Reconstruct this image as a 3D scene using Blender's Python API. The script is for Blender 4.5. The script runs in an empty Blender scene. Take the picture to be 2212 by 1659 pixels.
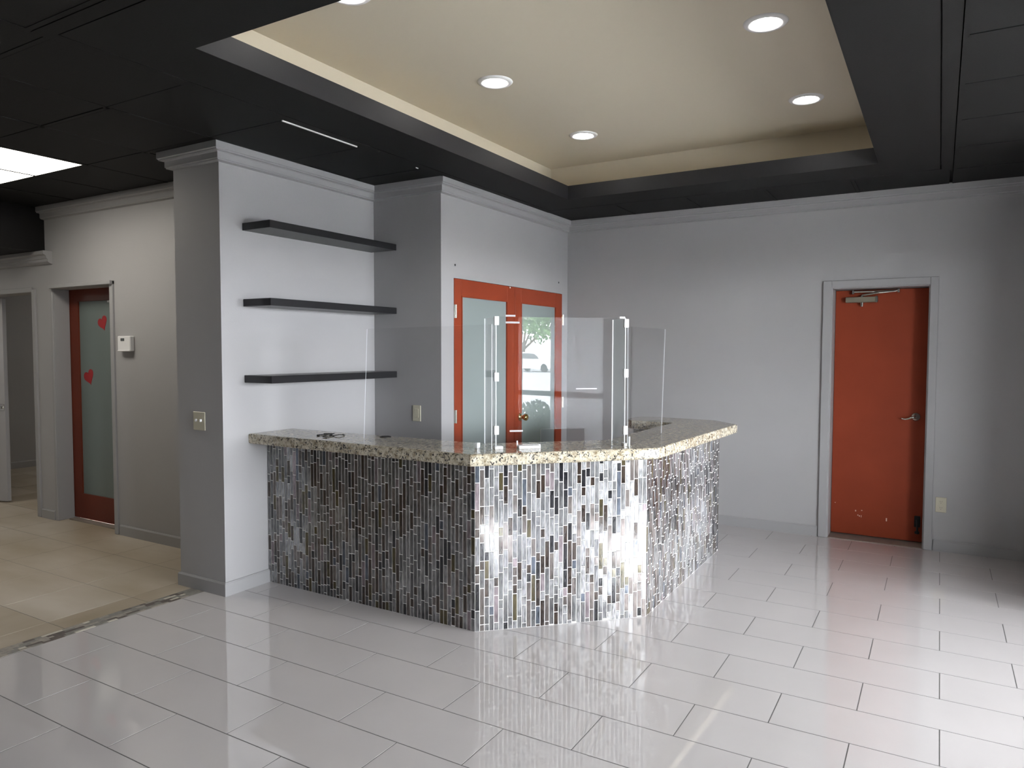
import bpy, bmesh, math, random
from mathutils import Vector, Matrix, noise
C = bpy.context.scene
COL = C.collection
random.seed(7)
R = math.radians

# ------------------------------------------------------------------ camera, world, exposure
F, YAW, PITCH, ROLL = 1564.82, -0.533, -0.0474, -0.0023
cam = bpy.data.cameras.new('camera'); camo = bpy.data.objects.new('camera', cam); COL.objects.link(camo)
cam.sensor_fit = 'HORIZONTAL'; cam.sensor_width = 36; cam.lens = 36 * F / 2212; cam.clip_start = .05; cam.clip_end = 300
CAM = Vector((1.18175, -4.55908, 1.53781))
fw = Vector((math.sin(YAW)*math.cos(PITCH), math.cos(YAW)*math.cos(PITCH), math.sin(PITCH)))
rt = Vector((math.cos(YAW), -math.sin(YAW), 0)); dn = fw.cross(rt)
r2 = math.cos(ROLL)*rt + math.sin(ROLL)*dn; d2 = -math.sin(ROLL)*rt + math.cos(ROLL)*dn
M = Matrix((r2, -d2, -fw)).transposed().to_4x4(); M.translation = CAM
camo.matrix_world = M
C.camera = camo
w = bpy.data.worlds.new('overcast_sky'); C.world = w; w.use_nodes = True
wn = w.node_tree.nodes; bg = wn['Background']
tc = wn.new('ShaderNodeTexCoord'); sx = wn.new('ShaderNodeSeparateXYZ'); rmp = wn.new('ShaderNodeValToRGB')
w.node_tree.links.new(tc.outputs['Generated'], sx.inputs[0]); w.node_tree.links.new(sx.outputs['Z'], rmp.inputs[0])
rmp.color_ramp.elements[0].position = 0.0; rmp.color_ramp.elements[0].color = (.84, .84, .90, 1)
rmp.color_ramp.elements[1].position = 0.7; rmp.color_ramp.elements[1].color = (1.0, 1.0, 1.07, 1)
w.node_tree.links.new(rmp.outputs[0], bg.inputs[0]); bg.inputs[1].default_value = 8.8
C.view_settings.view_transform = 'Standard'; C.view_settings.look = 'None'
C.view_settings.gamma = 1; C.view_settings.use_curve_mapping = False
C.view_settings.exposure = 3.0
C.cycles.max_bounces = 14; C.cycles.diffuse_bounces = 6; C.cycles.glossy_bounces = 6
C.cycles.transparent_max_bounces = 24; C.cycles.transmission_bounces = 10
C.cycles.sample_clamp_indirect = 4; C.cycles.caustics_reflective = False; C.cycles.caustics_refractive = False
XP, XW, WY0, WY1, WZ0, WZ1 = 2.10, 3.30, -4.385, 0.40, 0.10, 2.32      # window wall opening
pl = bpy.data.lights.new('daylight_portal', 'AREA'); pl.shape = 'RECTANGLE'; pl.size = WZ1-WZ0; pl.size_y = WY1-WY0
pl.cycles.is_portal = True
po = bpy.data.objects.new('daylight_portal', pl); COL.objects.link(po)
po.location = (XW+.2, (WY0+WY1)/2, (WZ0+WZ1)/2); po.rotation_euler = (0, R(90), 0)
LAMP, TROFFER = 3.4, 1.4

# ------------------------------------------------------------------ materials
def mat(name, col, rough=.6, metal=0, spec=.5, var=0, vscale=4, stretch=(1, 1, 1), bump=0, bscale=60, col2=None, emit=0, coat=0):
    m = bpy.data.materials.new(name); m.use_nodes = True; nt = m.node_tree; N = nt.nodes; L = nt.links
    b = N['Principled BSDF']; b.inputs['Base Color'].default_value = (*col, 1); b.inputs['Roughness'].default_value = rough
    b.inputs['Metallic'].default_value = metal; b.inputs['Specular IOR Level'].default_value = spec; b.inputs['Coat Weight'].default_value = coat
    if emit:
        b.inputs['Emission Color'].default_value = (*col, 1); b.inputs['Emission Strength'].default_value = emit
    g = N.new('ShaderNodeNewGeometry')
    if var or col2:
        mp = N.new('ShaderNodeMapping'); mp.inputs['Scale'].default_value = stretch; L.new(g.outputs['Position'], mp.inputs[0])
        n = N.new('ShaderNodeTexNoise'); n.inputs['Scale'].default_value = vscale; n.inputs['Detail'].default_value = 5
        L.new(mp.outputs[0], n.inputs['Vector'])
        rp = N.new('ShaderNodeValToRGB'); rp.color_ramp.elements[0].position = .3; rp.color_ramp.elements[1].position = .7
        c2 = col2 or tuple(min(1, c*(1+var)) for c in col); c1 = col if col2 else tuple(c*(1-var) for c in col)
        rp.color_ramp.elements[0].color = (*c1, 1); rp.color_ramp.elements[1].color = (*c2, 1)
        L.new(n.outputs['Fac'], rp.inputs[0]); L.new(rp.outputs[0], b.inputs['Base Color'])
    if bump:
        n2 = N.new('ShaderNodeTexNoise'); n2.inputs['Scale'].default_value = bscale; n2.inputs['Detail'].default_value = 3
        L.new(g.outputs['Position'], n2.inputs['Vector'])
        bp = N.new('ShaderNodeBump'); bp.inputs['Strength'].default_value = bump; bp.inputs['Distance'].default_value = .004
        L.new(n2.outputs['Fac'], bp.inputs['Height']); L.new(bp.outputs[0], b.inputs['Normal'])
    return m
def sheet(name, tint=(1, 1, 1), ior=1.49, haze=0, rough=0):
    """thin clear sheet: straight transmission plus Fresnel reflection"""
    m = bpy.data.materials.new(name); m.use_nodes = True; nt = m.node_tree; N = nt.nodes; L = nt.links
    N.remove(N['Principled BSDF']); out = N['Material Output']
    t = N.new('ShaderNodeBsdfTransparent'); t.inputs[0].default_value = (*tint, 1)
    g = N.new('ShaderNodeBsdfGlossy'); g.inputs['Roughness'].default_value = rough
    ge = N.new('ShaderNodeNewGeometry'); dp = N.new('ShaderNodeVectorMath'); dp.operation = 'DOT_PRODUCT'
    L.new(ge.outputs['Incoming'], dp.inputs[0]); L.new(ge.outputs['Normal'], dp.inputs[1])
    ab = N.new('ShaderNodeMath'); ab.operation = 'ABSOLUTE'; L.new(dp.outputs['Value'], ab.inputs[0])
    om = N.new('ShaderNodeMath'); om.operation = 'SUBTRACT'; om.inputs[0].default_value = 1; om.use_clamp = True; L.new(ab.outputs[0], om.inputs[1])
    pw_ = N.new('ShaderNodeMath'); pw_.operation = 'POWER'; pw_.inputs[1].default_value = 5; L.new(om.outputs[0], pw_.inputs[0])
    f0 = ((ior-1)/(ior+1))**2
    f = N.new('ShaderNodeMath'); f.operation = 'MULTIPLY_ADD'; f.inputs[1].default_value = 1-f0; f.inputs[2].default_value = f0; L.new(pw_.outputs[0], f.inputs[0])
    mx = N.new('ShaderNodeMixShader'); L.new(f.outputs[0], mx.inputs[0]); L.new(t.outputs[0], mx.inputs[1]); L.new(g.outputs[0], mx.inputs[2])
    last = mx
    if haze:
        d = N.new('ShaderNodeBsdfDiffuse'); d.inputs[0].default_value = (.8, .82, .84, 1)
        m2 = N.new('ShaderNodeMixShader'); m2.inputs[0].default_value = haze
        L.new(mx.outputs[0], m2.inputs[1]); L.new(d.outputs[0], m2.inputs[2]); last = m2
    L.new(last.outputs[0], out.inputs[0])
    return m
def backlit(name, col):
    m = bpy.data.materials.new(name); m.use_nodes = True; nt = m.node_tree; N = nt.nodes; L = nt.links
    N.remove(N['Principled BSDF']); d = N.new('ShaderNodeBsdfDiffuse'); t = N.new('ShaderNodeBsdfTranslucent'); mx = N.new('ShaderNodeMixShader')
    d.inputs[0].default_value = (*col, 1); t.inputs[0].default_value = (*col, 1); mx.inputs[0].default_value = .55
    L.new(d.outputs[0], mx.inputs[1]); L.new(t.outputs[0], mx.inputs[2]); L.new(mx.outputs[0], N['Material Output'].inputs[0])
    return m
def granite():
    m = bpy.data.materials.new('granite'); m.use_nodes = True; nt = m.node_tree; N = nt.nodes; L = nt.links
    b = N['Principled BSDF']; g = N.new('ShaderNodeNewGeometry')
    n1 = N.new('ShaderNodeTexNoise'); n1.inputs['Scale'].default_value = 38; n1.inputs['Detail'].default_value = 6; n1.inputs['Roughness'].default_value = .65
    n2 = N.new('ShaderNodeTexNoise'); n2.inputs['Scale'].default_value = 58; n2.inputs['Detail'].default_value = 4; n2.inputs['Distortion'].default_value = 1.5
    v = N.new('ShaderNodeTexVoronoi'); v.inputs['Scale'].default_value = 95
    for n in (n1, n2, v): L.new(g.outputs['Position'], n.inputs['Vector'])
    r1 = N.new('ShaderNodeValToRGB'); e = r1.color_ramp.elements
    e[0].position = .34; e[0].color = (.20, .155, .095, 1); e[1].position = .62; e[1].color = (.62, .57, .46, 1)
    k = e.new(.48); k.color = (.46, .405, .305, 1)
    L.new(n1.outputs['Fac'], r1.inputs[0])
    r2_ = N.new('ShaderNodeValToRGB'); e = r2_.color_ramp.elements
    e[0].position = .39; e[0].color = (1, 1, 1, 1); e[1].position = .45; e[1].color = (0, 0, 0, 1)
    L.new(n2.outputs['Fac'], r2_.inputs[0])
    mx = N.new('ShaderNodeMix'); mx.data_type = 'RGBA'; L.new(r2_.outputs[0], mx.inputs[0]); L.new(r1.outputs[0], mx.inputs[6])
    mx.inputs[7].default_value = (.035, .033, .034, 1)
    r3 = N.new('ShaderNodeValToRGB'); e = r3.color_ramp.elements; e[0].position = .10; e[0].color = (1, 1, 1, 1); e[1].position = .16; e[1].color = (0, 0, 0, 1)
    L.new(v.outputs['Distance'], r3.inputs[0])
    mx2 = N.new('ShaderNodeMix'); mx2.data_type = 'RGBA'; L.new(r3.outputs[0], mx2.inputs[0]); L.new(mx.outputs[2], mx2.inputs[6]); mx2.inputs[7].default_value = (.60, .57, .50, 1)
    L.new(mx2.outputs[2], b.inputs['Base Color']); b.inputs['Roughness'].default_value = .07
    return m
def glass_tile(name, c1, c2, metal, rough=.18):
    """foil-backed glass mosaic: brushed streaks along the tile, per-tile tone"""
    m = bpy.data.materials.new(name); m.use_nodes = True; nt = m.node_tree; N = nt.nodes; L = nt.links
    b = N['Principled BSDF']; g = N.new('ShaderNodeNewGeometry')
    mp = N.new('ShaderNodeMapping'); mp.inputs['Scale'].default_value = (1, 1, .22); mp.inputs['Rotation'].default_value = (.25, .18, 0); L.new(g.outputs['Position'], mp.inputs[0])
    n = N.new('ShaderNodeTexNoise'); n.inputs['Scale'].default_value = 130; n.inputs['Detail'].default_value = 4; L.new(mp.outputs[0], n.inputs['Vector'])
    wn_ = N.new('ShaderNodeTexNoise'); wn_.inputs['Scale'].default_value = 9; L.new(g.outputs['Position'], wn_.inputs['Vector'])
    ad = N.new('ShaderNodeMath'); ad.operation = 'MULTIPLY_ADD'; ad.inputs[1].default_value = .5; L.new(wn_.outputs['Fac'], ad.inputs[0]); L.new(n.outputs['Fac'], ad.inputs[2])
    rp = N.new('ShaderNodeValToRGB'); rp.color_ramp.elements[0].position = .55; rp.color_ramp.elements[1].position = .95
    rp.color_ramp.elements[0].color = (*c1, 1); rp.color_ramp.elements[1].color = (*c2, 1)
    L.new(ad.outputs[0], rp.inputs[0]); L.new(rp.outputs[0], b.inputs['Base Color'])
    b.inputs['Metallic'].default_value = metal; b.inputs['Roughness'].default_value = rough; b.inputs['Coat Weight'].default_value = .4; b.inputs['Coat Roughness'].default_value = .06
    bp = N.new('ShaderNodeBump'); bp.inputs['Strength'].default_value = .22; bp.inputs['Distance'].default_value = .002
    L.new(n.outputs['Fac'], bp.inputs['Height']); L.new(bp.outputs[0], b.inputs['Normal'])
    return m
MT = dict(
    wall=mat('wall_paint', (.385, .38, .385), .6, var=.03, vscale=1.5, bump=.12, bscale=160),
    trimp=mat('trim_paint', (.345, .342, .346), .5, bump=.04, bscale=90),
    dark=mat('dark_ceiling_paint', (.008, .0077, .0077), .7, spec=.25, bump=.15, bscale=220),
    fascia=mat('charcoal_fascia_paint', (.012, .0118, .014), .5, bump=.1, bscale=150),
    cream=mat('cream_paint', (.62, .56, .45), .7, bump=.05, bscale=120),
    void=mat('closed_room_paint', (.13, .13, .13), .8, var=.05),
    tile=mat('porcelain', (.65, .617, .612), .03, var=.02, vscale=3, spec=.6, coat=.7),
    grout=mat('dark_grout', (.16, .155, .15), .8, var=.1, vscale=40),
    beige=mat('travertine_look_tile', (.33, .265, .175), .3, col2=(.56, .49, .40), vscale=1.7, stretch=(1.2, .45, 1), bump=.04, bscale=30),
    beige2=mat('travertine_look_tile_pale', (.40, .33, .235), .3, col2=(.60, .535, .455), vscale=1.9, stretch=(.5, 1.3, 1), bump=.04, bscale=30),
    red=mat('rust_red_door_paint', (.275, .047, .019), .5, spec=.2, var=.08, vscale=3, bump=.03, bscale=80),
    red2=mat('shaded_red_door_paint', (.15, .030, .015), .45, var=.08, vscale=3, spec=.25), frost2=mat('shaded_frosted_glass', (.17, .205, .20), .3, var=.02, vscale=2, spec=.35),  # darker copies of red and frost that carry the hall recess shade
    frost=mat('frosted_glass', (.265, .305, .30), .32, spec=.3, var=.02, vscale=2),
    metal=mat('satin_nickel', (.62, .60, .55), .25, metal=1, var=.03),
    brass=mat('polished_brass', (.62, .42, .16), .15, metal=1, var=.05),
    black=mat('black_laminate', (.013, .013, .015), .35, var=.1, vscale=8),
    blackrub=mat('black_rubber', (.012, .012, .012), .6, var=.1),
    ivory=mat('ivory_plastic', (.58, .55, .43), .35, var=.02),
    white=mat('white_plastic', (.80, .80, .80), .35, var=.02),
    grey=mat('grey_plastic', (.09, .10, .10), .3, var=.05),
    closer=mat('bronze_grey_metal', (.30, .27, .21), .4, metal=.6, var=.04),
    heart=mat('red_vinyl', (.36, .012, .016), .4, var=.05),
    granite=granite(),
    groutw=mat('white_grout', (.78, .76, .74), .8, var=.06, vscale=60),
    acrylic=sheet('clear_acrylic'), edge=mat('polished_acrylic_edge', (.86, .89, .92), .25, var=.01),
    film=backlit('milky_film', (.75, .77, .79)),
    pane=sheet('window_glass', (.96, .98, .97), 1.5),
    lens=mat('lamp_lens', (1.0, .97, .92), .5, emit=LAMP), trofl=mat('troffer_lens', (1.0, .94, .83), .5, emit=TROFFER),
    alu=mat('dark_bronze_frame', (.05, .048, .045), .4, metal=.5, var=.05),
    barwhite=mat('unpainted_grid_metal', (.75, .75, .73), .4, var=.02),
    conc=mat('pale_concrete', (.42, .415, .40), .9, var=.08, vscale=.8), asph=mat('asphalt', (.14, .14, .145), .9, var=.15, vscale=2),
    leaf=mat('leaf_green', (.045, .10, .03), .6, col2=(.11, .20, .06), vscale=6), bark=mat('bark', (.12, .085, .06), .9, var=.25, vscale=9),
    carp=mat('white_car_paint', (.80, .81, .83), .2, coat=.5, var=.01), carg=mat('dark_car_glass', (.02, .022, .025), .08, var=.02),
    thresh=mat('brown_threshold', (.27, .235, .205), .5, var=.12, vscale=14), anchor=mat('dark_hole', (.03, .03, .03), .9, var=.1),
    strips=mat('pale_grey_strip', (.50, .48, .49), .4, var=.02), chip=mat('bare_primer', (.75, .55, .45), .7, var=.05))
GT = [(.30, glass_tile('silver_glass', (.11, .11, .114), (.42, .42, .43), .85, .24)),
      (.20, glass_tile('grey_glass', (.07, .07, .073), (.24, .24, .245), .8, .22)),
      (.13, glass_tile('taupe_glass', (.07, .06, .056), (.22, .19, .178), .6, .2)),
      (.18, glass_tile('brown_glass', (.018, .013, .011), (.065, .045, .035), .2, .12)),
      (.13, glass_tile('black_glass', (.010, .010, .012), (.035, .035, .04), .2, .12)),
      (.05, glass_tile('olive_glass', (.03, .024, .010), (.10, .08, .035), .3, .14)),
      (.05, glass_tile('mauve_glass', (.14, .115, .125), (.34, .28, .30), .65, .22)),
      (.03, glass_tile('slate_glass', (.045, .053, .068), (.14, .16, .20), .6, .2))]

# ------------------------------------------------------------------ helpers
def link(name, bm, mats, parent=None, smooth=False):
    me = bpy.data.meshes.new(name); bm.to_mesh(me); bm.free()
    for m in (mats if isinstance(mats, (list, tuple)) else [mats]): me.materials.append(m)
    if smooth:
        for p in me.polygons: p.use_smooth = True
    o = bpy.data.objects.new(name, me); COL.objects.link(o)
    if parent: o.parent = parent; o.matrix_parent_inverse = Matrix.Translation(-parent.location) if parent.type == 'EMPTY' or True else Matrix()
    return o
def tag(o, label=None, cat=None, group=None, kind=None):
    if label: o['label'] = label
    if cat: o['category'] = cat
    if group: o['group'] = group
    if kind: o['kind'] = kind
    return o
def empty(name, loc, label, cat, group=None, kind=None):
    o = bpy.data.objects.new(name, None); COL.objects.link(o); o.location = loc; o.empty_display_size = .1
    return tag(o, label, cat, group, kind)
def box(bm, x0, x1, y0, y1, z0, z1, bev=0, mi=0, seg=1):
    vs = [bm.verts.new(p) for p in ((x0,y0,z0),(x1,y0,z0),(x1,y1,z0),(x0,y1,z0),(x0,y0,z1),(x1,y0,z1),(x1,y1,z1),(x0,y1,z1))]
    fs = [bm.faces.new([vs[i] for i in f]) for f in ((3,2,1,0),(4,5,6,7),(0,1,5,4),(1,2,6,5),(2,3,7,6),(3,0,4,7))]
    for f in fs: f.material_index = mi
    if bev:
        es = list({e for f in fs for e in f.edges})
        r = bmesh.ops.bevel(bm, geom=es, offset=bev, segments=seg, affect='EDGES', profile=.5)
        for f in r['faces']: f.material_index = mi
    return vs
def B(*a, bev=0, seg=1):
    bm = bmesh.new(); box(bm, *a, bev=bev, seg=seg); return bm
def BB(lst, bev=0):
    bm = bmesh.new()
    for a in lst: box(bm, *a, bev=bev)
    return bm
def prism(bm, pts, z0, z1, bev=0, seg=2):
    lo = [bm.verts.new((x, y, z0)) for x, y in pts]; hi = [bm.verts.new((x, y, z1)) for x, y in pts]; n = len(pts)
    a = bm.faces.new(lo[::-1]); b = bm.faces.new(hi)
    for i in range(n): bm.faces.new((lo[i], lo[(i+1) % n], hi[(i+1) % n], hi[i]))
    if bev: bmesh.ops.bevel(bm, geom=list(a.edges)+list(b.edges), offset=bev, segments=seg, affect='EDGES', profile=.5)
def lathe(bm, prof, at, axis='Z', n=24, mi=0):
    """prof: (radius, height) pairs; axis direction vector or letter"""
    ax = {'X': Vector((1,0,0)), 'Y': Vector((0,1,0)), 'Z': Vector((0,0,1))}.get(axis, axis)
    if isinstance(ax, str): ax = Vector((0,0,1))
    ax = Vector(ax).normalized(); u = ax.orthogonal().normalized(); v = ax.cross(u); at = Vector(at); rings = []
    for r, h in prof:
        if r < 1e-6: rings.append([bm.verts.new(at+ax*h)])
        else: rings.append([bm.verts.new(at+ax*h+(u*math.cos(2*math.pi*i/n)+v*math.sin(2*math.pi*i/n))*r) for i in range(n)])
    for a, b in zip(rings, rings[1:]):
        for i in range(n):
            j = (i+1) % n
            q = [a[i % len(a)], a[j % len(a)], b[j % len(b)], b[i % len(b)]]
            q = list(dict.fromkeys(q))
            if len(q) > 2:
                f = bm.faces.new(q); f.material_index = mi
    bmesh.ops.recalc_face_normals(bm, faces=bm.faces)
def tube(bm, pts, r, n=8, taper=None):
    pts = [Vector(p) for p in pts]; rings = []
    for i, p in enumerate(pts):
        t = (pts[min(i+1, len(pts)-1)]-pts[max(i-1, 0)]).normalized(); u = t.orthogonal().normalized()
        if rings:
            u = (pu - t*pu.dot(t)).normalized()
        pu = u; v = t.cross(u); rr = r*(taper[i] if taper else 1)
        rings.append([bm.verts.new(p+(u*math.cos(2*math.pi*k/n)+v*math.sin(2*math.pi*k/n))*rr) for k in range(n)])
    for a, b in zip(rings, rings[1:]):
        for k in range(n): bm.faces.new((a[k], a[(k+1) % n], b[(k+1) % n], b[k]))
    bm.faces.new(rings[0][::-1]); bm.faces.new(rings[-1])
def sweep(path, prof, names, m, parent=None):
    """profile (offset, z) swept along a level polyline, offset to the right of travel; one object per run"""
    P_ = [Vector(p) for p in path]; offs = []
    for i in range(len(P_)):
        ds = []
        if i > 0: ds.append((P_[i]-P_[i-1]).normalized())
        if i < len(P_)-1: ds.append((P_[i+1]-P_[i]).normalized())
        ns = [Vector((d.y, -d.x)) for d in ds]
        if len(ns) == 1: offs.append(ns[0])
        else:
            s = ns[0]+ns[1]; offs.append(s/(s.dot(ns[0])))
    runs = []; i = 0
    for name, cnt in names:
        bm = bmesh.new(); rings = []
        for j in range(i, i+cnt+1):
            rings.append([bm.verts.new((*(P_[j]+offs[j]*p), z)) for p, z in prof])
        for a, b in zip(rings, rings[1:]):
            for k in range(len(prof)):
                bm.faces.new((a[k], a[(k+1) % len(prof)], b[(k+1) % len(prof)], b[k]))
        bm.faces.new(rings[0][::-1]); bm.faces.new(rings[-1])
        bmesh.ops.recalc_face_normals(bm, faces=bm.faces)
        runs.append(link(name, bm, m, parent)); i += cnt
    return runs

# ------------------------------------------------------------------ shell
ZC = 2.78; XL, YF, YB = -9.0, -6.5, 1.845
CX, SX, CY, RY, DX, HY = -3.05, -2.61, -1.635, -.24, -1.97, -1.09
def wall(name, lst, label, m='wall'):
    return tag(link(name, BB(lst), MT[m]), label, 'wall', kind='structure')
floor = tag(link('floor', BB([(XL, XW+.15, YF, 2.3, -.15, -.0006)]), MT['grout']), 'floor of glossy pale grey porcelain tiles meeting a beige tiled hall', 'floor', kind='structure')
wall('wall_shelf', [(CX, SX, CY, RY+.15, 0, 2.85)], 'grey wall end and side carrying the three black shelves')
wall('wall_return', [(SX, DX-.12, RY, RY+.12, 0, 2.85)], 'dark shaded grey return wall between the shelves and the double doors')
wall('wall_closet', [(DX-.12, DX, RY, -.08, 0, 2.85), (DX-.12, DX, 1.725, YB+.3, 0, 2.85), (DX-.12, DX, -.08, 1.725, 2.075, 2.85)], 'grey wall around the rust red glazed double doors')
wall('wall_back', [(DX, .41, YB, YB+.3, 0, 2.85), (1.113, XW+.15, YB, YB+.3, 0, 2.85), (.41, 1.113, YB, YB+.3, 2.045, 2.85)], 'long grey back wall holding the solid red door')
wall('wall_hall', [(-4.68, CX, HY, HY+.2, 0, 2.85), (-5.89, -5.575, HY, HY+.2, 0, 2.85), (-5.575, -4.68, HY, HY+.2, 2.062, 2.85), (-7.65, -5.89, HY, HY+.2, 2.05, 2.85), (XL, -7.65, HY, HY+.2, 0, 2.85)], 'warm grey hall wall with the thermostat at the left')
wall('wall_left', [(XL-.15, XL, YF, 2.3, 0, 2.85)], 'grey end wall closing the hall on the left')
wall('wall_front', [(XL, XW+.15, YF-.15, YF, 0, 2.85)], 'dark grey wall behind the viewer', 'void')
wall('wall_room', [(-5.55, -5.40, HY+.3, 2.3, 0, 2.85), (XL, -5.4, 2.3, 2.45, 0, 2.85)], 'dim grey walls of the room beyond the open hall doorway')
wall('wall_stub', [(XP, XW, .52, YB, 0, 2.85)], 'dim grey wall stub at the right end of the back wall')
wall('wall_right', [(XW, XW+.15, YF, WY0, 0, 2.85), (XW, XW+.15, WY1, .52, 0, 2.85), (XW, XW+.15, -3.04, -2.70, WZ0, WZ1), (XW, XW+.15, WY0, WY1, WZ1, 2.85), (XW, XW+.15, WY0, WY1, 0, WZ0)], 'grey window wall on the right')
for a in [(983, 569, 0.0), (1207, 606, 1.66)]: pass

# ceiling: dark plate, drywall border round the tray, cream cove, tiles and bars
TX0, TX1, TY0, TY1 = -1.49, .80, -2.60, .87
BX0, BX1, BY0, BY1 = -1.91, 1.22, -3.02, 1.30
CV = .33; ZT = 3.13; ZF = 2.885
def ring(x0, x1, y0, y1, X0, X1, Y0, Y1, z0, z1):
    return [(X0, x0, Y0, Y1, z0, z1), (x1, X1, Y0, Y1, z0, z1), (x0, x1, Y0, y0, z0, z1), (x0, x1, y1, Y1, z0, z1)]
ceil = tag(link('ceiling', BB(ring(BX0, BX1, BY0, BY1, XL, XW+.15, YF, 2.45, 2.80, 2.86)), MT['dark']), 'black tiled suspended ceiling with a raised cream tray', 'ceiling', kind='structure')
link('tray_border', BB(ring(TX0-.001, TX1+.001, TY0-.001, TY1+.001, BX0+.068, BX1-.068, BY0+.068, BY1-.068, ZC-.006, ZC+.02)), MT['dark'], ceil)
link('border_backing', BB(ring(TX0-.03, TX1+.03, TY0-.03, TY1+.03, BX0-.04, BX1+.04, BY0-.04, BY1+.04, ZC+.02, ZC+.035)), MT['dark'], ceil)
link('border_edging', BB(ring(BX0+.062, BX1-.062, BY0+.062, BY1-.062, BX0-.004, BX1+.004, BY0-.004, BY1+.004, ZC-.006, ZC+.02)), MT['dark'], ceil)
fas = link('tray_fascia', BB(ring(TX0, TX1, TY0, TY1, TX0-.02, TX1+.02, TY0-.02, TY1+.02, ZC-.005, ZF)), MT['fascia'], ceil)
link('tray_cove', BB(ring(TX0-CV, TX1+CV, TY0-CV, TY1+CV, TX0-CV-.05, TX1+CV+.05, TY0-CV-.05, TY1+CV+.05, ZF, ZT+.05) +
                     ring(TX0-.02, TX1+.02, TY0-.02, TY1+.02, TX0-CV-.05, TX1+CV+.05, TY0-CV-.05, TY1+CV+.05, ZF-.03, ZF)), MT['cream'], ceil)
link('tray_top', B(TX0-CV, TX1+CV, TY0-CV, TY1+CV, ZT, ZT+.05), MT['cream'], ceil)
tm = {}
def ceiling_tile(x0, x1, y0, y1):
    k = (round(x1-x0, 3), round(y1-y0, 3))
    if k not in tm:
        bm = B(-(k[0]/2-.011), k[0]/2-.011, -(k[1]/2-.011), k[1]/2-.011, 0, .012, bev=.004)
        o = link('ceiling_tile', bm, MT['dark'], ceil); tm[k] = o.data
    else:
        o = bpy.data.objects.new('ceiling_tile', tm[k]); COL.objects.link(o); o.parent = ceil
    o.location = ((x0+x1)/2, (y0+y1)/2, ZC-.002+random.uniform(-.0012, .0012))
def gridbar(x0, x1, y0, y1):
    link('grid_bar', B(x0, x1, y0, y1, ZC-.004, ZC+.02), MT['dark'], ceil)
ya = sorted([-1.74-.61*k for k in range(9)]+[-1.13, -.52, .09, .70, 1.31]); ya = [y for y in ya if YF < y < YB]; ya = [YF]+ya+[YB]
xa = [-1.91-.635*k for k in range(12)]; xa = [x for x in xa if x > XL]+[XL]
TRX0, TRX1, TRY0, TRY1 = xa[5], xa[3], -2.35, -1.74
for i in range(len(xa)-1):
    for y0, y1 in zip(ya, ya[1:]):
        if xa[i+1] < -2.6 and y0 > -1.2: continue
        if xa[i] < -5.6 and y1 > -4.2: continue
        if TRX0-.01 < xa[i+1] and xa[i] < TRX1+.01 and TRY0-.01 < y0 and y1 < TRY1+.01: continue
        ceiling_tile(xa[i+1], xa[i], y0, y1)
for x in xa[:-1]:
    gridbar(x-.012, x+.012, YF, YB if x > -2.0 else (RY if x > -2.6 else HY))
for y in ya[1:-1]:
    gridbar(XL, xa[0]-.012, y-.012, y+.012) if y < HY else gridbar(-2.6, xa[0]-.012, y-.012, y+.012)
xb = [BX1, BX1+.61, XW]
for x0, x1 in zip(xb, xb[1:]):
    for y0, y1 in zip(ya, ya[1:]): ceiling_tile(x0, x1, y0, y1)
gridbar(BX1+.61-.012, BX1+.61+.012, YF, YB)
for y in ya[1:-1]: gridbar(BX1+.024, XW, y-.012, y+.012)
xc = [BX0, -1.26, -.645, -.02, .60, BX1]
for x0, x1 in zip(xc, xc[1:]): ceiling_tile(x0, x1, BY1, YB)
for x in xc[1:-1]: gridbar(x-.012, x+.012, BY1, YB)
yd = [y for y in ya if y < BY0-.05]+[BY0]
gridbar(BX0+.012, BX1, BY0-.03, BY0-.007); gridbar(BX1+.009, BX1+.03, YF, YB)
for y in yd[1:-1]: gridbar(BX0+.012, BX1, y-.012, y+.012)
for x in xc[1:-1]: gridbar(x-.012, x+.012, YF, BY0-.004)
for x0, x1 in zip(xc, xc[1:]):
    for y0, y1 in zip(yd, yd[1:]): ceiling_tile(x0, x1, y0, y1)
tag(link('bare_grid_bar', B(BX0-.006, BX0+.002, -1.765, -1.183, ZC-.0125, ZC-.004), MT['barwhite'], ceil), 'short unpainted white length of ceiling grid')
link('bare_grid_bar', B(BX0-.007, BX0-.004, -.60, -.575, ZC-.012, ZC-.004), MT['barwhite'], ceil)
# dropped black bulkhead over the far hall
link('bulkhead', B(XL, -5.68, -4.2, HY, 2.395, ZC+.01), MT['dark'], ceil)

# crown mouldings and baseboards
prof = [(0, ZC-.003), (.070, ZC-.003), (.070, 2.738), (.062, 2.733), (.062, 2.727), (.040, 2.725), (.036, 2.720), (.036, 2.686), (.030, 2.682), (.030, 2.677), (.008, 2.674), (0, 2.672)]
cr = sweep([(-5.68, HY), (CX, HY), (CX, CY), (SX, CY), (SX, RY), (DX, RY), (DX, YB), (XP, YB)], prof,
           [('trim_1', 1), ('trim_2', 3), ('trim_3', 1), ('trim_4', 1), ('trim_5', 1)], MT['trimp'])
for o, l in zip(cr, ['stepped grey crown moulding above the hall wall', 'stepped grey crown moulding round the shelf wall end', 'stepped grey crown moulding over the dark return wall', 'stepped grey crown moulding above the double doors', 'stepped grey crown moulding along the back wall']):
    tag(o, l, 'moulding', kind='structure')
prof2 = [(0, 2.392), (.075, 2.392), (.075, 2.362), (.055, 2.350), (.048, 2.325), (.040, 2.322), (.040, 2.30), (.02, 2.285), (0, 2.280)]
tag(sweep([(XL, HY), (-5.56, HY)], prof2, [('trim_6', 1)], MT['trimp'])[0], 'low grey crown moulding ending above the open hall doorway', 'moulding', kind='structure')
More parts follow.
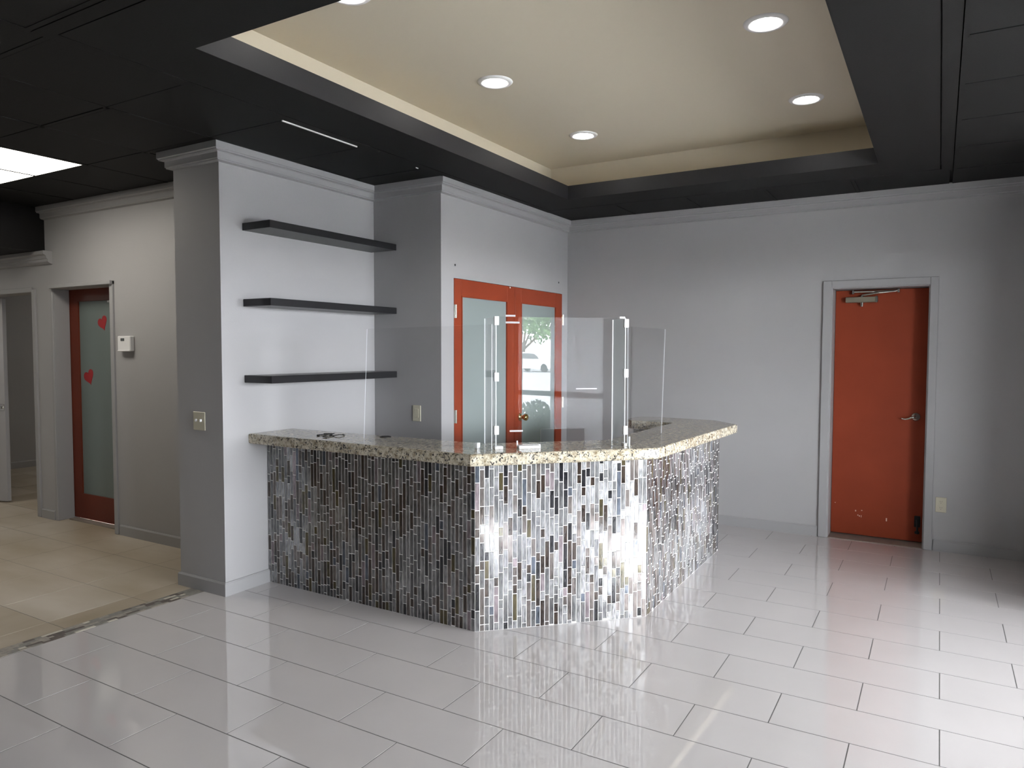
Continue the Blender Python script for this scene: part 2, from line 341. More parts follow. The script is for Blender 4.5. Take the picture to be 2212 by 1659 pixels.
bp_ = [(0, 0), (.014, 0), (.014, .075), (.008, .085), (0, .085)]
def base(name, path, label): tag(sweep(path, bp_, [(name, len(path)-1)], MT['trimp'])[0], label, 'baseboard', kind='structure')
base('baseboard_left', [(-4.62, HY), (CX, HY), (CX, CY), (SX, CY), (SX, -1.30)], 'grey baseboard round the foot of the shelf wall and hall')
base('baseboard_hall', [(-5.83, HY), (-5.61, HY)], 'short grey baseboard between the two hall doorways')
base('baseboard_back', [(DX, YB), (.345, YB)], 'grey baseboard on the back wall behind the counter')
base('baseboard_right', [(1.175, YB), (XP, YB)], 'grey baseboard right of the solid red door')
base('baseboard_room', [(XL, 2.3), (XL, HY)][::-1] if False else [(XL, HY+.2), (XL, 2.3)], 'grey baseboard in the dim room beyond the hall')

# floor tiles (children of the floor)
ft = {}
def floor_tile(x0, x1, y0, y1, m, gap=.0022, key=''):
    k = (round(x1-x0, 3), round(y1-y0, 3), key)
    if k not in ft:
        hx, hy = k[0]/2-gap, k[1]/2-gap
        bm = B(-hx, hx, -hy, hy, -.008, 0)
        o = link('floor_tile', bm, m, floor); ft[k] = o.data
    else:
        o = bpy.data.objects.new('floor_tile', ft[k]); COL.objects.link(o); o.parent = floor
    o.location = ((x0+x1)/2, (y0+y1)/2, 0)
def ux(u): return .305*u if u >= -2 else -.61+(u+2)*.3132
def ry(r): return -.3003*r if r > 0 else -.3026*r
XT = -2.805
for r in range(-7, 16):
    y1, y0 = ry(r), ry(r+1)
    y1 = min(y1, YB); 
    if y0 >= YB: continue
    u = -16+(r % 2)
    while ux(u) < XW:
        x0, x1 = max(ux(u), XT), min(ux(u+2), XW); u += 2
        if x1-x0 < .02: continue
        if x1 <= SX and y0 > CY: continue
        if x1 < SX+.05 and y1 > CY+.02 and False: continue
        floor_tile(x0, x1, y0, y1, MT['tile'])
# beige hall tiles
XM = -2.925
xs = [XM]+[-3.10-.5*k for k in range(12)]; xs = [x for x in xs if x > XL]+[XL]
ys = [2.3]+[y for y in [-1.46+.4875*k for k in range(8, -11, -1)] if YF < y < 2.28]+[-5.9]
for x1, x0 in zip(xs, xs[1:]):
    for y1, y0 in zip(ys, ys[1:]):
        if y0 > HY+.2 and x0 > -5.6: continue
        if x0 > -3.2 and y0 > -1.5: continue
        floor_tile(x0, x1, y0, y1, MT['beige'] if random.random() < .5 else MT['beige2'], .002, key=random.choice('ab'))
# mosaic border strip between the two floors: small sticks in staggered rows
bm = bmesh.new(); rows = 5; pw = (XT-XM-.004)/rows
box(bm, XM, XT, -5.9, CY+.3, -.02, -.0004, mi=0)
for i in range(rows):
    y = -5.9-random.uniform(0, .05)
    while y < CY-.002:
        L_ = random.choice((.035, .055, .055, .08)); c = random.choices((1, 2, 3, 4), (5, 4, 3, 2))[0]
        box(bm, XM+.002+i*pw+.001, XM+.002+(i+1)*pw-.001, max(y, -5.9)+.001, min(y+L_, CY)-.001, -.006, .0006, mi=c); y += L_
tag(link('mosaic_border', bm, [MT['thresh'], mat('grey_stone', (.24, .23, .205), .4, var=.2, vscale=30), mat('taupe_stone', (.34, .305, .265), .4, var=.2, vscale=30), mat('dark_stone', (.11, .09, .08), .4, var=.3, vscale=30), mat('cream_stone', (.62, .58, .50), .35, var=.1)], floor), kind='stuff')

# ------------------------------------------------------------------ windows and outdoors
def pane(name, x, y0, y1, z0, z1, m, parent): return link(name, B(x-.003, x+.003, y0, y1, z0, z1), m, parent)
wi = empty('window_1', (XW+.07, (WY0+WY1)/2, WZ0), 'dark framed shopfront window with a milky film panel', 'window', kind='structure')
posts = [WY0, -3.04, -2.70, -1.15, WY1]
for i, y in enumerate(posts):
    link('post', B(XW+.03, XW+.12, y-(0 if i == 0 else .03), y+(0 if i == 4 else .03) + (.045 if i == 0 else 0), WZ0, WZ1), MT['alu'], wi)
for z in (WZ0+.03, 1.0, WZ1-.03): link('rail', B(XW+.03, XW+.12, WY0, WY1, z-.03, z+.03), MT['alu'], wi)
for y0, y1 in ((WY0, -3.04), (-2.70, -1.15), (-1.15, WY1)):
    for z0, z1 in ((WZ0+.06, .97), (1.03, WZ1-.06)): pane('pane', XW+.075, y0+.03, y1-.03, z0, z1, MT['pane'], wi)
for z0, z1 in ((WZ0+.06, .97), (1.03, WZ1-.06)): link('film_panel', B(XW+.066, XW+.070, -3.84, -3.07, z0, z1), MT['film'], wi)
tag(link('ground_outside', BB([(XW+.15, 150, -150, 90, -.4, -.15)]), MT['conc']), 'pale concrete paving outside the window', 'pavement', kind='structure')
tag(link('sky_blocker', B(XW+.15, 7.2, -12, 8, 2.52, 2.9), MT['conc']), 'unseen concrete slab added to keep high sky light off the floor', 'sky_blocker', kind='structure')  # unseen overhang added outside to block high sky light from the floor
tag(link('road', B(13, 60, -150, 90, -.149, -.14), MT['asph']), 'grey asphalt car park beyond the pavement', 'road', kind='structure')
def leaves(bm, c, rad, n, size):
    for _ in range(n):
        d = Vector((random.gauss(0, 1), random.gauss(0, 1), random.gauss(0, 1))).normalized()*(random.random()**.4)
        p = Vector(c)+Vector((d.x*rad[0], d.y*rad[1], d.z*rad[2]))
        a = Vector((random.uniform(-1, 1), random.uniform(-1, 1), random.uniform(-1, 1))).normalized(); b_ = a.orthogonal().normalized(); s = size*random.uniform(.6, 1.3)
        bm.faces.new([bm.verts.new(p+v) for v in (-a*s, b_*s*.45, a*s, -b_*s*.45)])
for i in range(6):
    y = -5.6+i*.98; h = random.uniform(.37, .44)
    sh = empty('shrub', (XW+.85, y, -.15), 'low green shrub outside the shopfront window, %s from the window pier end' % ('sixth', 'fifth', 'fourth', 'third', 'second', 'first')[i], 'shrub', 'shrubs outside the window')
    bm = bmesh.new(); leaves(bm, (XW+.85, y, h-.05), (.28, .39, .46), 2400, .045); link('foliage', bm, MT['leaf'], sh)
    bm = bmesh.new(); tube(bm, [(XW+.85, y, -.15), (XW+.86, y+.02, .15), (XW+.85, y-.05, .5)], .02, 6); link('stem', bm, MT['bark'], sh)
TX_, TY_ = 46.0, -36.6
tr = empty('tree', (TX_, TY_, -.15), 'spreading green tree beyond the parked white car', 'tree')
bm = bmesh.new(); tube(bm, [(TX_, TY_, -.15), (TX_-.1, TY_+.1, .9), (TX_, TY_, 1.7)], .22, 8)
for dx, dy, dz in ((1.8, 2.4, 2.4), (-1.2, -2.2, 2.6), (.6, -3.2, 1.6), (-1.4, 2.1, 1.8), (.3, .4, 3.4)):
    tube(bm, [(TX_, TY_, 1.5), (TX_+dx*.5, TY_+dy*.5, 1.6+dz*.55), (TX_+dx, TY_+dy, 1.6+dz)], .12, 6, taper=(1, .6, .25))
link('trunk', bm, MT['bark'], tr)
bm = bmesh.new()
for _ in range(34):
    leaves(bm, (TX_+random.uniform(-3, 3), TY_+random.uniform(-4.6, 4.6), random.uniform(2.7, 6.0)), (1.2, 1.4, .75), 130, .2)
link('foliage', bm, MT['leaf'], tr)
# parked car seen mirrored in the acrylic
car = empty('car', (40.9, -31.5, -.15), 'white parked car outside, mirrored in the clear centre screen', 'car')
def carbody(prof, x0, x1, inset, m, name):
    bm = bmesh.new(); a = [bm.verts.new((x0+inset(z), y, z)) for y, z in prof]; b_ = [bm.verts.new((x1-inset(z), y, z)) for y, z in prof]
    n = len(prof); bm.faces.new(a); bm.faces.new(b_[::-1])
    for i in range(n): bm.faces.new((a[i], b_[i], b_[(i+1) % n], a[(i+1) % n]))
    bmesh.ops.recalc_face_normals(bm, faces=bm.faces); return link(name, bm, m, car)
Yc = -31.5
P0 = [(-2.25, .12), (-2.28, .45), (-2.15, .70), (-1.2, .80), (-.55, 1.28), (.2, 1.36), (1.2, 1.33), (1.85, .98), (2.25, .86), (2.3, .30), (2.2, .12)]
carbody([(Yc-y, z) for y, z in P0], 40.0, 41.8, lambda z: max(0, (z-.75)*.28), MT['carp'], 'body')
G0 = [(-.95, .86), (-.48, 1.22), (.2, 1.28), (1.12, 1.25), (1.6, .96), (1.5, .86)]
for sgn in (0, 1):
    bm = bmesh.new()
    vs = [bm.verts.new(((39.99+max(0, (z-.75)*.28)) if sgn == 0 else (41.81-max(0, (z-.75)*.28)), Yc-y, z)) for y, z in G0]
    ws = [bm.verts.new((v.co.x+(.02 if sgn == 0 else -.02), v.co.y, v.co.z)) for v in vs]
    bm.faces.new(vs); n = len(vs)
    for i in range(n): bm.faces.new((vs[i], ws[i], ws[(i+1) % n], vs[(i+1) % n]))
    link('side_window', bm, MT['carg'], car)
for y in (-1.4, 1.4):
    for x in (39.98, 41.6):
        bm = bmesh.new(); lathe(bm, [(0, 0), (.20, 0), (.22, .02), (.31, .02), (.33, .05), (.33, .17), (.30, .2), (0, .2)], (x, Yc+y, .18), 'X', 20)
        link('wheel', bm, MT['blackrub'], car)

# ------------------------------------------------------------------ doors
def casing(parent, name, pts, m=None): return link(name, BB(pts, bev=.004), m or MT['trimp'], parent)
# double doors to the closet (plane X = DX, facing +X)
d1 = empty('door_1', (DX, .82, 0), 'rust red double doors with tall frosted glass panes', 'door', kind='structure')
link('closet_backing', B(DX-.125, DX-.10, -.08, 1.725, 0, 2.075), MT['void'], d1)
def leaf(y0, y1, gy0, gy1, hy, knob):
    xf = DX+.004; xb_ = DX-.036; z0, z1, gz0, gz1 = .01, 2.072, .24, 1.948
    lf = link('door_leaf', BB([(xb_, xf, y0, gy0, z0, z1), (xb_, xf, gy1, y1, z0, z1), (xb_, xf, gy0, gy1, z0, gz0), (xb_, xf, gy0, gy1, gz1, z1)], bev=.0015), MT['red'], d1)
    bd = .010
    link('glass_bead', BB([(xf-.012, xf+.003, gy0, gy0+bd, gz0, gz1), (xf-.012, xf+.003, gy1-bd, gy1, gz0, gz1), (xf-.012, xf+.003, gy0+bd, gy1-bd, gz0, gz0+bd), (xf-.012, xf+.003, gy0+bd, gy1-bd, gz1-bd, gz1)]), MT['red'], lf)
    link('frosted_pane', B(xf-.016, xf-.010, gy0, gy1, gz0, gz1), MT['frost'], lf)
    for zc in (1.825, 1.03, .25):
        bm = bmesh.new(); lathe(bm, [(0, 0), (.007, 0), (.007, .1), (0, .1)], (xf+.006, hy, zc-.05), 'Z', 10); box(bm, xf-.001, xf+.002, hy-.016, hy+.016, zc-.05, zc+.05)
        link('hinge', bm, MT['metal'], lf)
    if knob:
        bm = bmesh.new(); lathe(bm, [(0, 0), (.034, 0), (.034, .005), (.026, .012), (.017, .016), (.017, .034), (.024, .042), (.030, .055), (.029, .068), (.018, .076), (0, .078)], (xf, knob, .95), 'X', 24)
        link('door_knob', bm, MT['brass'], lf, smooth=True)
leaf(-.078, .822, .018, .700, -.064, None)
leaf(.828, 1.722, .932, 1.597, 1.736, .915)
bm = bmesh.new(); lathe(bm, [(0, 0), (.008, 0), (.006, .004), (0, .005)], (DX+.004, .74, 2.062), 'X', 8); link('head_screw', bm, MT['white'], d1)
# solid red door in the back wall
d2 = empty('door_2', (.76, YB, 0), 'solid rust red door with closer and lever in the back wall', 'door', kind='structure')
casing(d2, 'casing', [(.350, .416, YB-.020, YB+.004, 0, 2.10), (1.107, 1.165, YB-.020, YB+.004, 0, 2.10), (.416, 1.107, YB-.020, YB+.004, 2.040, 2.10)])
casing(d2, 'jamb', [(.405, .424, YB-.004, YB+.24, 0, 2.05), (1.099, 1.118, YB-.004, YB+.24, 0, 2.05), (.424, 1.099, YB-.004, YB+.24, 2.034, 2.052)])
yl = YB+.17
l2 = link('door_leaf', B(.426, 1.097, yl, yl+.042, .012, 2.030, bev=.002), MT['red'], d2)
link('backing', B(.40, 1.12, YB+.29, YB+.31, -.02, 2.07), MT['void'], d2)
link('threshold', B(.424, 1.099, YB-.0, YB+.3, -.005, .004), MT['thresh'], d2)
bm = bmesh.new(); box(bm, .505, .725, yl-.055, yl, 1.928, 1.972, bev=.004); cb = link('closer_body', bm, MT['closer'], l2)
bm = bmesh.new(); box(bm, .722, .742, yl-.060, yl-.004, 1.924, 1.977, bev=.006)
for z in (1.938, 1.962): lathe(bm, [(0, 0), (.007, 0), (.007, .003), (0, .003)], (.732, yl-.0605, z), 'Y', 10)
link('closer_cap', bm, MT['metal'], l2)
bm = bmesh.new(); lathe(bm, [(0, -.03), (.010, -.028), (.012, -.018), (.012, .052), (.008, .062), (0, .064)], (.625, yl-.03, 1.922), 'Z', 12); link('closer_spindle', bm, MT['metal'], l2)
bm = bmesh.new(); tube(bm, [(.560, yl-.03, 2.016), (.70, yl-.05, 2.012), (.885, yl-.02, 2.016)], .008, 8); tube(bm, [(.625, yl-.03, 1.985), (.75, yl-.07, 2.0), (.87, yl-.03, 2.012)], .007, 8)
box(bm, .552, .566, yl-.04, yl, 1.996, 2.028); box(bm, .880, .895, yl-.04, yl, 2.0, 2.028)
link('closer_arm', bm, MT['metal'], l2)
bm = bmesh.new(); lathe(bm, [(0, 0), (.034, 0), (.034, -.006), (.024, -.014), (.012, -.018), (.011, -.045), (0, -.047)], (1.030, yl, 1.012), 'Y', 24); link('lever_rose', bm, MT['metal'], l2, True)
bm = bmesh.new(); tube(bm, [(1.030, yl-.045, 1.012), (1.005, yl-.052, 1.010), (.980, yl-.052, .998), (.958, yl-.050, .992), (.938, yl-.046, .996), (.930, yl-.044, 1.003)], .0075, 8, taper=(1.2, 1.1, 1, .9, .8, .6)); link('lever_handle', bm, MT['metal'], l2, True)
bm = bmesh.new(); box(bm, 1.040, 1.082, yl-.010, yl, .13, .22, bev=.003); tube(bm, [(1.060, yl-.012, .19), (1.062, yl-.03, .15), (1.062, yl-.035, .10)], .008, 8); lathe(bm, [(0, 0), (.016, .002), (.018, .014), (.012, .022), (0, .022)], (1.062, yl-.035, .082), 'Z', 12); link('kick_down_stop', bm, MT['blackrub'], l2)
bm = bmesh.new()
for x, z, w_, h_ in ((.610, .205, .008, .012), (.655, .215, .010, .006), (.640, .165, .007, .010), (.628, .172, .008, .008), (.655, .160, .004, .018), (.838, .150, .009, .026), (.455, .26, .005, .005)): box(bm, x, x+w_, yl-.0012, yl, z, z+h_)
link('paint_chip', bm, MT['chip'], l2)
# hall door with the heart stickers
d3 = empty('door_3', (-5.05, HY, 0), 'rust red glazed hall door with two heart stickers', 'door', kind='structure')
yh = HY+.14
casing(d3, 'casing', [(-5.60, -5.562, HY-.012, HY+.004, 0, 2.07), (-4.685, -4.640, HY-.018, HY+.004, 0, 2.095), (-5.56, -4.640, HY-.040, HY+.004, 2.062, 2.095)])
casing(d3, 'jamb', [(-5.576, -5.562, HY, HY+.138, 0, 2.062), (-4.68, -4.66, HY, HY+.22, 0, 2.062)])
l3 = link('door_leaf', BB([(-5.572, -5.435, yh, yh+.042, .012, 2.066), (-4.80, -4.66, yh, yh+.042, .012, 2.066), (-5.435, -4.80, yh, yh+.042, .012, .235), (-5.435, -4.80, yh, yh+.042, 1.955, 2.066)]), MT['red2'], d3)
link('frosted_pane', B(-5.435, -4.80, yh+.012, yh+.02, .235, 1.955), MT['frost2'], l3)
link('glass_clip', B(-4.972, -4.945, yh-.006, yh+.013, 1.935, 1.950), MT['white'], l3)
link('threshold', B(-5.53, -4.66, HY+.07, HY+.14, -.006, .010), MT['thresh'], d3)
def heart(cx, cz, s, rot):
    bm = bmesh.new(); pts = []
    for i in range(28):
        t = 2*math.pi*i/28; x = 1.02*math.sin(t)**3; z = (13*math.cos(t)-5*math.cos(2*t)-2*math.cos(3*t)-math.cos(4*t))/16
        pts.append((cx+s*(x*math.cos(rot)-z*math.sin(rot)), cz+s*(x*math.sin(rot)+z*math.cos(rot))))
    a = [bm.verts.new((x, yh+.0095, z)) for x, z in pts]; b_ = [bm.verts.new((x, yh+.012, z)) for x, z in pts]
    bm.faces.new(a[::-1]); 
    for i in range(28): bm.faces.new((a[i], a[(i+1) % 28], b_[(i+1) % 28], b_[i]))
    bmesh.ops.recalc_face_normals(bm, faces=bm.faces); return link('heart_sticker', bm, MT['heart'], l3)
heart(-5.075, 1.763, .068, R(22)); heart(-5.305, 1.290, .074, R(22))
# open grey door at the far left
d4 = empty('door_4', (-6.80, -.92, 0), 'grey door standing ajar in the far left hall opening', 'door', kind='structure')
casing(d4, 'casing', [(-5.90, -5.845, HY-.016, HY+.004, 0, 2.07), (-7.65, -5.90, HY-.016, HY+.004, 2.045, 2.09)])
l4 = link('door_leaf', B(-.86, 0, -.02, .02, .012, 2.03, bev=.002), MT['wall'], d4); l4.matrix_parent_inverse = Matrix(); l4.rotation_euler = (0, 0, R(14))
lk = link('latch', BB([(-.045, -.022, -.045, -.02, .94, .965), (-.06, -.01, -.024, -.02, .92, .985)], bev=.003), MT['metal'], l4); lk.matrix_parent_inverse = Matrix()

# wall anchors left in the plaster above the double doors
wa = bpy.data.objects['wall_closet']
for y, z in ((-.062, 2.172), (1.655, 2.178)):
    bm = bmesh.new(); lathe(bm, [(0, 0), (.009, 0), (.008, .002), (.003, .0005), (0, .0005)], (DX, y, z), 'X', 10); link('wall_anchor', bm, MT['anchor'], wa)

# ------------------------------------------------------------------ reception counter
A0, A1, A2, A3 = Vector((-2.607, -1.300)), Vector((-.962, -1.317)), Vector((-.243, -.620)), Vector((-.250, .985))
ZB = .934
ctr = empty('reception_counter', (-.9, -1.0, 0), 'angled reception counter base clad in glass mosaic sticks', 'counter')
def inset(pts, d):
    P_ = [Vector(p) for p in pts]; res = []
    for i in range(len(P_)):
        ns = []
        if i > 0: e = (P_[i]-P_[i-1]).normalized(); ns.append(Vector((-e.y, e.x)))
        if i < len(P_)-1: e = (P_[i+1]-P_[i]).normalized(); ns.append(Vector((-e.y, e.x)))
        o = ns[0] if len(ns) == 1 else (ns[0]+ns[1])/((ns[0]+ns[1]).dot(ns[0]))
        res.append(P_[i]+o*d)
    return res
outer = inset([A0, A1, A2, A3], .0008); inner = inset([A0, A1, A2, A3], .12)
bm = bmesh.new(); prism(bm, [tuple(p) for p in outer]+[tuple(p) for p in inner[::-1]], 0, ZB)
link('grout_backing', bm, MT['groutw'], ctr)
in2 = inset([A0, A1, A2, A3], .135)
bm = bmesh.new(); prism(bm, [tuple(p) for p in inner]+[tuple(p) for p in in2[::-1]], 0, ZB); link('inner_panel', bm, MT['trimp'], ctr)
link('end_panel', B(-.80, -.386, .85, .975, 0, ZB), MT['trimp'], ctr)
link('under_bracket', B(-.82, -.775, .66, .85, .80, ZB), MT['trimp'], ctr)
PW, TW = .0262, .0240; LENS = (.046, .097, .148)
recs = []
for fi, (a, b_) in enumerate(((A0, A1), (A1, A2), (A2, A3))):
    d = (b_-a); Ln = d.length; d.normalize(); nrm = Vector((d.y, -d.x)); ncol = int(Ln/PW); pw = Ln/ncol; ang = math.atan2(d.y, d.x)
    for c in range(ncol):
        z = .001-random.uniform(0, .12); last = None
        while z < ZB-.004:
            L_ = random.choices(LENS, (4, 5, 4))[0]; gm = random.choices(range(len(GT)), [g[0] for g in GT])[0]
            if L_ > .14 and gm in (3, 4) and random.random() < .6: gm = random.choice((0, 1))
            z0, z1 = max(z, .001), min(z+L_, ZB-.001); z += L_+.0036
            if z1-z0 < .008: continue
            p = a+d*((c+.5)*pw); ctrp = Vector((p.x, p.y, (z0+z1)/2)); v = CAM-ctrp
            area = (z1-z0)*max(.01, v.normalized().dot(Vector((nrm.x, nrm.y, 0))))/v.length_squared
            recs.append((area, fi, p, ang, z0, z1, gm, pw-.0036))
recs.sort(key=lambda r: -r[0])
def stick(bm, hw, h, mi=0, M_=None):
    c = .0012; t = .0030; tb = .0005
    def V(x, y, z):
        v = Vector((x, y, z)); return bm.verts.new(M_ @ v if M_ else v)
    lo = [V(-hw, 0.003, -h/2), V(hw, .003, -h/2), V(hw, .003, h/2), V(-hw, .003, h/2)]
    mi_ = [V(-hw, tb, -h/2), V(hw, tb, -h/2), V(hw, tb, h/2), V(-hw, tb, h/2)]
    hi = [V(-hw+c, -tb, -h/2+c), V(hw-c, -tb, -h/2+c), V(hw-c, -tb, h/2-c), V(-hw+c, -tb, h/2-c)]
    fs = [bm.faces.new(hi)]
    for i in range(4):
        j = (i+1) % 4; fs.append(bm.faces.new((lo[i], lo[j], mi_[j], mi_[i]))); fs.append(bm.faces.new((mi_[i], mi_[j], hi[j], hi[i])))
    for f in fs: f.material_index = mi
sm = {}; rest = bmesh.new()
for i, (area, fi, p, ang, z0, z1, gm, wd) in enumerate(recs):
    tilt = Matrix.Rotation(random.uniform(-.012, .012), 4, 'X') @ Matrix.Rotation(random.uniform(-.012, .012), 4, 'Z')
    Mx = Matrix.Translation((p.x, p.y, (z0+z1)/2)) @ Matrix.Rotation(ang, 4, 'Z') @ tilt
    if i < 300:
        k = (gm, round(z1-z0, 3), fi)
        if k not in sm:
            bm = bmesh.new(); stick(bm, wd/2, k[1]); o = link('mosaic_tile', bm, GT[gm][1], ctr); sm[k] = o.data
        else:
            o = bpy.data.objects.new('mosaic_tile', sm[k]); COL.objects.link(o); o.parent = ctr
        o.matrix_parent_inverse = Matrix.Translation(-ctr.location); o.matrix_basis = Mx
    else: stick(rest, wd/2, z1-z0, gm, Mx)
tag(link('mosaic_tiles', rest, [g[1] for g in GT], ctr), kind='stuff')
# granite top
top = [(-2.609, -1.445), (-.883, -1.480), (-.140, -.715), (-.075, .80), (-.29, 1.035), (-.84, 1.065), (-.90, 1.03), (-.925, .97), (-.925, .79), (-.895, .715), (-.84, .675), (-.50, .66), (-.51, -.545), (-1.055, -1.08), (-2.609, -1.08)]
bm = bmesh.new(); prism(bm, top, ZB, .998, bev=.011, seg=3)
tag(link('granite_countertop', bm, MT['granite']), 'speckled cream granite worktop with thick rounded edge on the mosaic counter', 'countertop')
# cord left on the worktop
bm = bmesh.new(); random.seed(3)
for k in range(5):
    x, y = -2.06+random.uniform(-.03, .03), -1.27+random.uniform(-.02, .02); a = random.uniform(0, 6)
    tube(bm, [(x, y, .9995+.0015), (x+.04*math.cos(a), y+.04*math.sin(a), 1.008), (x+.075*math.cos(a+.6), y+.075*math.sin(a+.6), 1.002), (x+.09*math.cos(a+1.2), y+.09*math.sin(a+1.2), 1.002)], .0025, 6)
tag(link('cord', bm, MT['blackrub']), 'small tangle of dark cord lying on the left end of the worktop', 'cord')
bm = bmesh.new(); lathe(bm, [(0, 0), (.034, 0), (.034, .004), (.026, .005), (.024, .002), (0, .002)], (-1.75, -1.125, .998), 'Z', 20)
tag(link('cable_grommet', bm, MT['blackrub']), 'round black cable grommet by the back edge of the left worktop', 'grommet')

# ------------------------------------------------------------------ acrylic screens
def sheet_poly(name, o3, du, pts, th, parent, hole=None):
    """upright sheet: pts (s, z) along direction du from o3; narrow faces take the bright edge material"""
    bm = bmesh.new(); du = Vector((du[0], du[1], 0)).normalized(); nn = Vector((du.y, -du.x, 0))
    a = [bm.verts.new(Vector(o3)+du*s+Vector((0, 0, z))+nn*th/2) for s, z in pts]; b_ = [bm.verts.new(v.co-nn*th) for v in a]; n = len(pts)
    bm.faces.new(a).material_index = 0; bm.faces.new(b_[::-1]).material_index = 0
    for i in range(n): bm.faces.new((a[i], b_[i], b_[(i+1) % n], a[(i+1) % n])).material_index = 1
    bmesh.ops.recalc_face_normals(bm, faces=bm.faces); return link(name, bm, [MT['acrylic'], MT['edge']], parent)
GL, GR = Vector((-.888, -1.218)), Vector((-.335, -.733)); gd = (GR-GL); gl = gd.length; gd.normalize(); gn = Vector((gd.y, -gd.x))
ZG = .998
sc = empty('sneeze_guard', (*((GL+GR)/2), ZG), 'tall centre acrylic screen with a low pass-through slot and white clips', 'screen')
sheet_poly('front_panel', (*GL, 0), gd, [(0, ZG), (.248, ZG), (.248, 1.101), (.497, 1.101), (.497, ZG), (gl, ZG), (gl, 1.715), (0, 1.715)], .005, sc)
sheet_poly('wing_panel', (*(GL-gn*.004), 0), (-.175, .156), [(.003, ZG), (.232, ZG), (.232, 1.715), (.003, 1.715)], .005, sc)
sheet_poly('wing_panel', (*(GR-gn*.004), 0), (-.152, .176), [(.003, ZG), (.230, ZG), (.230, 1.715), (.003, 1.715)], .005, sc)
def obox(cx, cy, w_, t_, z0, z1, ang, bev=.002):
    bm = bmesh.new(); box(bm, -w_/2, w_/2, -t_/2, t_/2, z0, z1, bev=bev); bm.transform(Matrix.Translation((cx, cy, 0)) @ Matrix.Rotation(ang, 4, 'Z')); return bm
ga = math.atan2(gd.y, gd.x)
for z0 in (1.670, 1.365, 1.075): link('clip', obox(GL.x, GL.y, .026, .022, z0, z0+.048, ga), MT['white'], sc)
for z0 in (1.662, 1.383, 1.062): link('clip', obox(GR.x, GR.y, .026, .022, z0, z0+.048, ga), MT['white'], sc)
def at(s, off=0): q = GL+gd*s+gn*off; return q.x, q.y
link('clip_cap', obox(*at(gl-.022, -.01), .034, .02, 1.712, 1.724, ga), MT['white'], sc)
for s0, s1 in ((.121, .243), (-.012, .034), (gl-.014, gl+.010)): link('foot', obox(*at((s0+s1)/2), s1-s0, .05, ZG, ZG+.016, ga), MT['white'], sc)
for s0, s1, z, h_ in ((.05, .104, 1.7165, .010), (.05, .127, 1.680, .010), (.074, .147, 1.089, .009), (.447, .567, 1.319, .006), (.112, .120, 1.0, .04)):
    link('pale_strip', obox(*at((s0+s1)/2, .0035), s1-s0, .0015, z, z+h_, ga, 0), MT['strips'], sc)  # thin pale strips on the face of the front panel
lp = empty('sneeze_guard', (-1.35, -1.25, ZG), 'lower clear acrylic screen over the left arm of the worktop', 'screen')
sheet_poly('side_panel', (-1.811, -1.25, 0), (1, 0), [(0, ZG), (.914, ZG), (.914, 1.674), (.031, 1.659)], .004, lp)
link('stub_foot', obox(-.99, -1.25, .02, .03, ZG, ZG+.03, 0), MT['edge'], lp)
rp_ = empty('sneeze_guard', (-.33, -.42, ZG), 'narrow clear acrylic screen leaning over the right arm of the worktop', 'screen')
sheet_poly('side_panel', (-.33, -.715, 0), (-.0523, .9986), [(.01, ZG), (.698, ZG), (.758, 1.674), (.0, 1.670)], .004, rp_)
link('stub_foot', obox(-.305, -.745, .006, .012, ZG, ZG+.055, 0, 0), MT['edge'], rp_)

# ------------------------------------------------------------------ shelves, plates, lamps
for z0, z1, zf0, l in ((2.287, 2.333, 0, 'top'), (1.812, 1.858, 0, 'middle'), (1.331, 1.378, 0, 'bottom')):
    tag(link('floating_shelf', B(SX, SX+.25, -1.470, -.272, z0-.006, z1-.006, bev=.0015), MT['black']), 'black floating shelf on the grey wall, the %s one of three' % l, 'shelf', 'floating shelves')
# double toggle switch on the wall end (faces -Y)
s1 = empty('light_switch', (-2.832, CY, 1.085), 'ivory double toggle switch on the wall end left of the shelves', 'switch')
link('cover_plate', B(-2.890, -2.774, CY-.006, CY, 1.025, 1.142, bev=.003), MT['ivory'], s1)
for x in (-2.855, -2.809): link('toggle', B(x-.005, x+.005, CY-.018, CY-.004, 1.080, 1.096, bev=.002), MT['white'], s1)
s2 = empty('light_switch', (-2.195, RY, 1.06), 'blank ivory wall plate on the dark return wall above the worktop', 'plate')
link('cover_plate', B(-2.233, -2.157, RY-.007, RY, .998, 1.119, bev=.003), MT['ivory'], s2)
link('blank_insert', B(-2.212, -2.178, RY-.009, RY-.005, 1.025, 1.092, bev=.001), MT['ivory'], s2)
s3 = empty('power_outlet', (1.219, YB, .36), 'ivory duplex outlet low on the wall right of the red door', 'outlet')
link('cover_plate', B(1.183, 1.256, YB-.006, YB, .300, .417, bev=.003), MT['ivory'], s3)
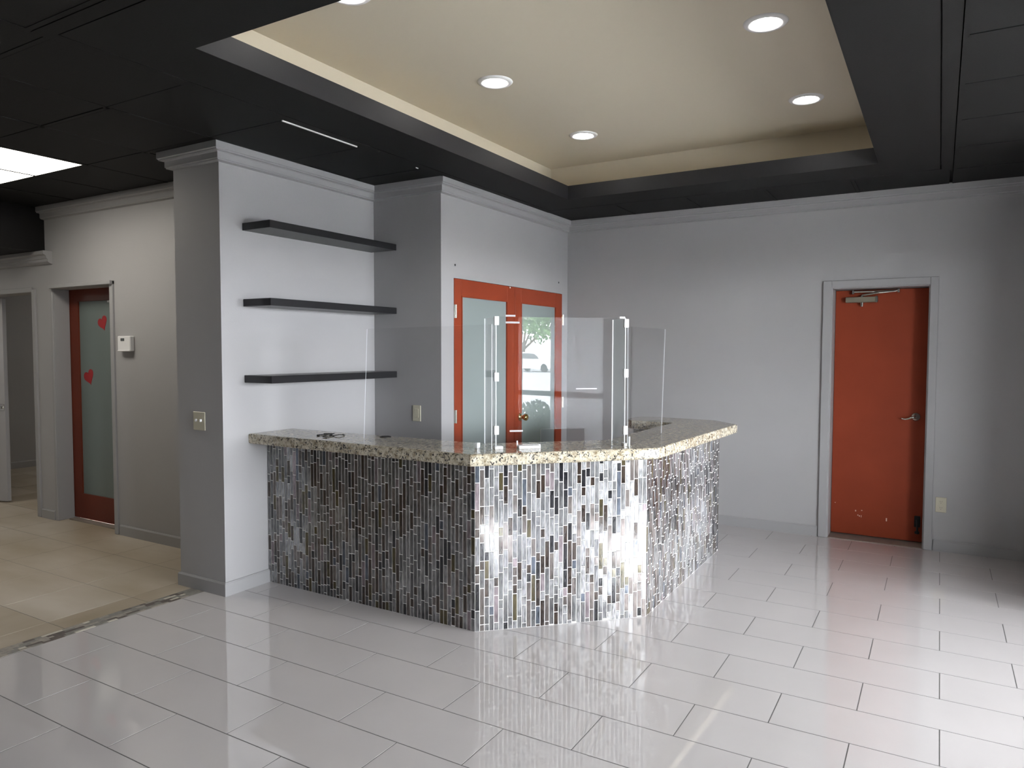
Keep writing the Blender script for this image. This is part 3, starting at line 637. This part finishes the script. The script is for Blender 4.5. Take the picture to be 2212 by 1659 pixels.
for z in (.335, .382):
    bm = bmesh.new(); lathe(bm, [(0, 0), (.016, 0), (.016, -.003), (0, -.003)], (1.219, YB-.006, z), 'Y', 16); sk = link('socket', bm, MT['ivory'], s3)
    link('socket_slot', BB([(1.212, 1.214, YB-.0096, YB-.0085, z-.002, z+.007), (1.224, 1.226, YB-.0096, YB-.0085, z-.002, z+.007), (1.217, 1.221, YB-.0096, YB-.0085, z-.011, z-.007)]), MT['grey'], sk)
th = empty('thermostat', (-4.46, HY, 1.57), 'white wall thermostat right of the hall door', 'thermostat')
bm = bmesh.new(); box(bm, -4.545, -4.375, HY-.040, HY, 1.518, 1.640, bev=.006); link('housing', bm, MT['white'], th)
link('lower_lip', B(-4.540, -4.380, HY-.046, HY-.03, 1.516, 1.526, bev=.003), MT['white'], th)
link('display', B(-4.500, -4.450, HY-.0415, HY-.039, 1.600, 1.622), MT['grey'], th)
names = {0: 'left row', 1: 'right row'}
for cx_, (x, side) in enumerate(((-1.14, 'left'), (.41, 'right'))):
    for y, wh in ((.41, 'farthest'), (-.83, 'middle'), (-2.07, 'nearest')):
        dl = empty('recessed_downlight', (x, y, ZT), 'lit round recessed downlight, %s of the %s row in the cream tray' % (wh, side), 'downlight', 'tray downlights')
        bm = bmesh.new(); lathe(bm, [(.070, -.002), (.073, -.008), (.084, -.011), (.098, -.008), (.106, -.001), (.106, .0)], (x, y, ZT), 'Z', 40); link('trim_ring', bm, MT['white'], dl, True)
        bm = bmesh.new(); lathe(bm, [(0, -.016), (.045, -.014), (.064, -.010), (.072, -.004)], (x, y, ZT), 'Z', 40); link('lens', bm, MT['lens'], dl, True)
def troffer(x0, x1, y0, y1, z, label):
    tf = empty('ceiling_light', ((x0+x1)/2, (y0+y1)/2, z), label, 'ceiling light')
    link('lens', B(x0+.025, x1-.025, y0+.025, y1-.025, z-.002, z+.006), MT['trofl'], tf)
    link('frame', BB(ring(x0+.025, x1-.025, y0+.025, y1-.025, x0+.012, x1-.012, y0+.012, y1-.012, z-.004, z+.008)), MT['dark'], tf)
troffer(TRX0, TRX1, TRY0, TRY1, ZC, 'bright flat fluorescent panel light in the black hall ceiling')
troffer(-7.6, -7.0, 1.0, 1.6, 2.796, 'unseen panel light added to brighten the dim room beyond the far left opening')  # added lamp, out of view, to lift the dark far room
troffer(-7.4, -6.79, -2.35, -1.74, 2.386, 'small square panel light under the low black bulkhead of the hall')
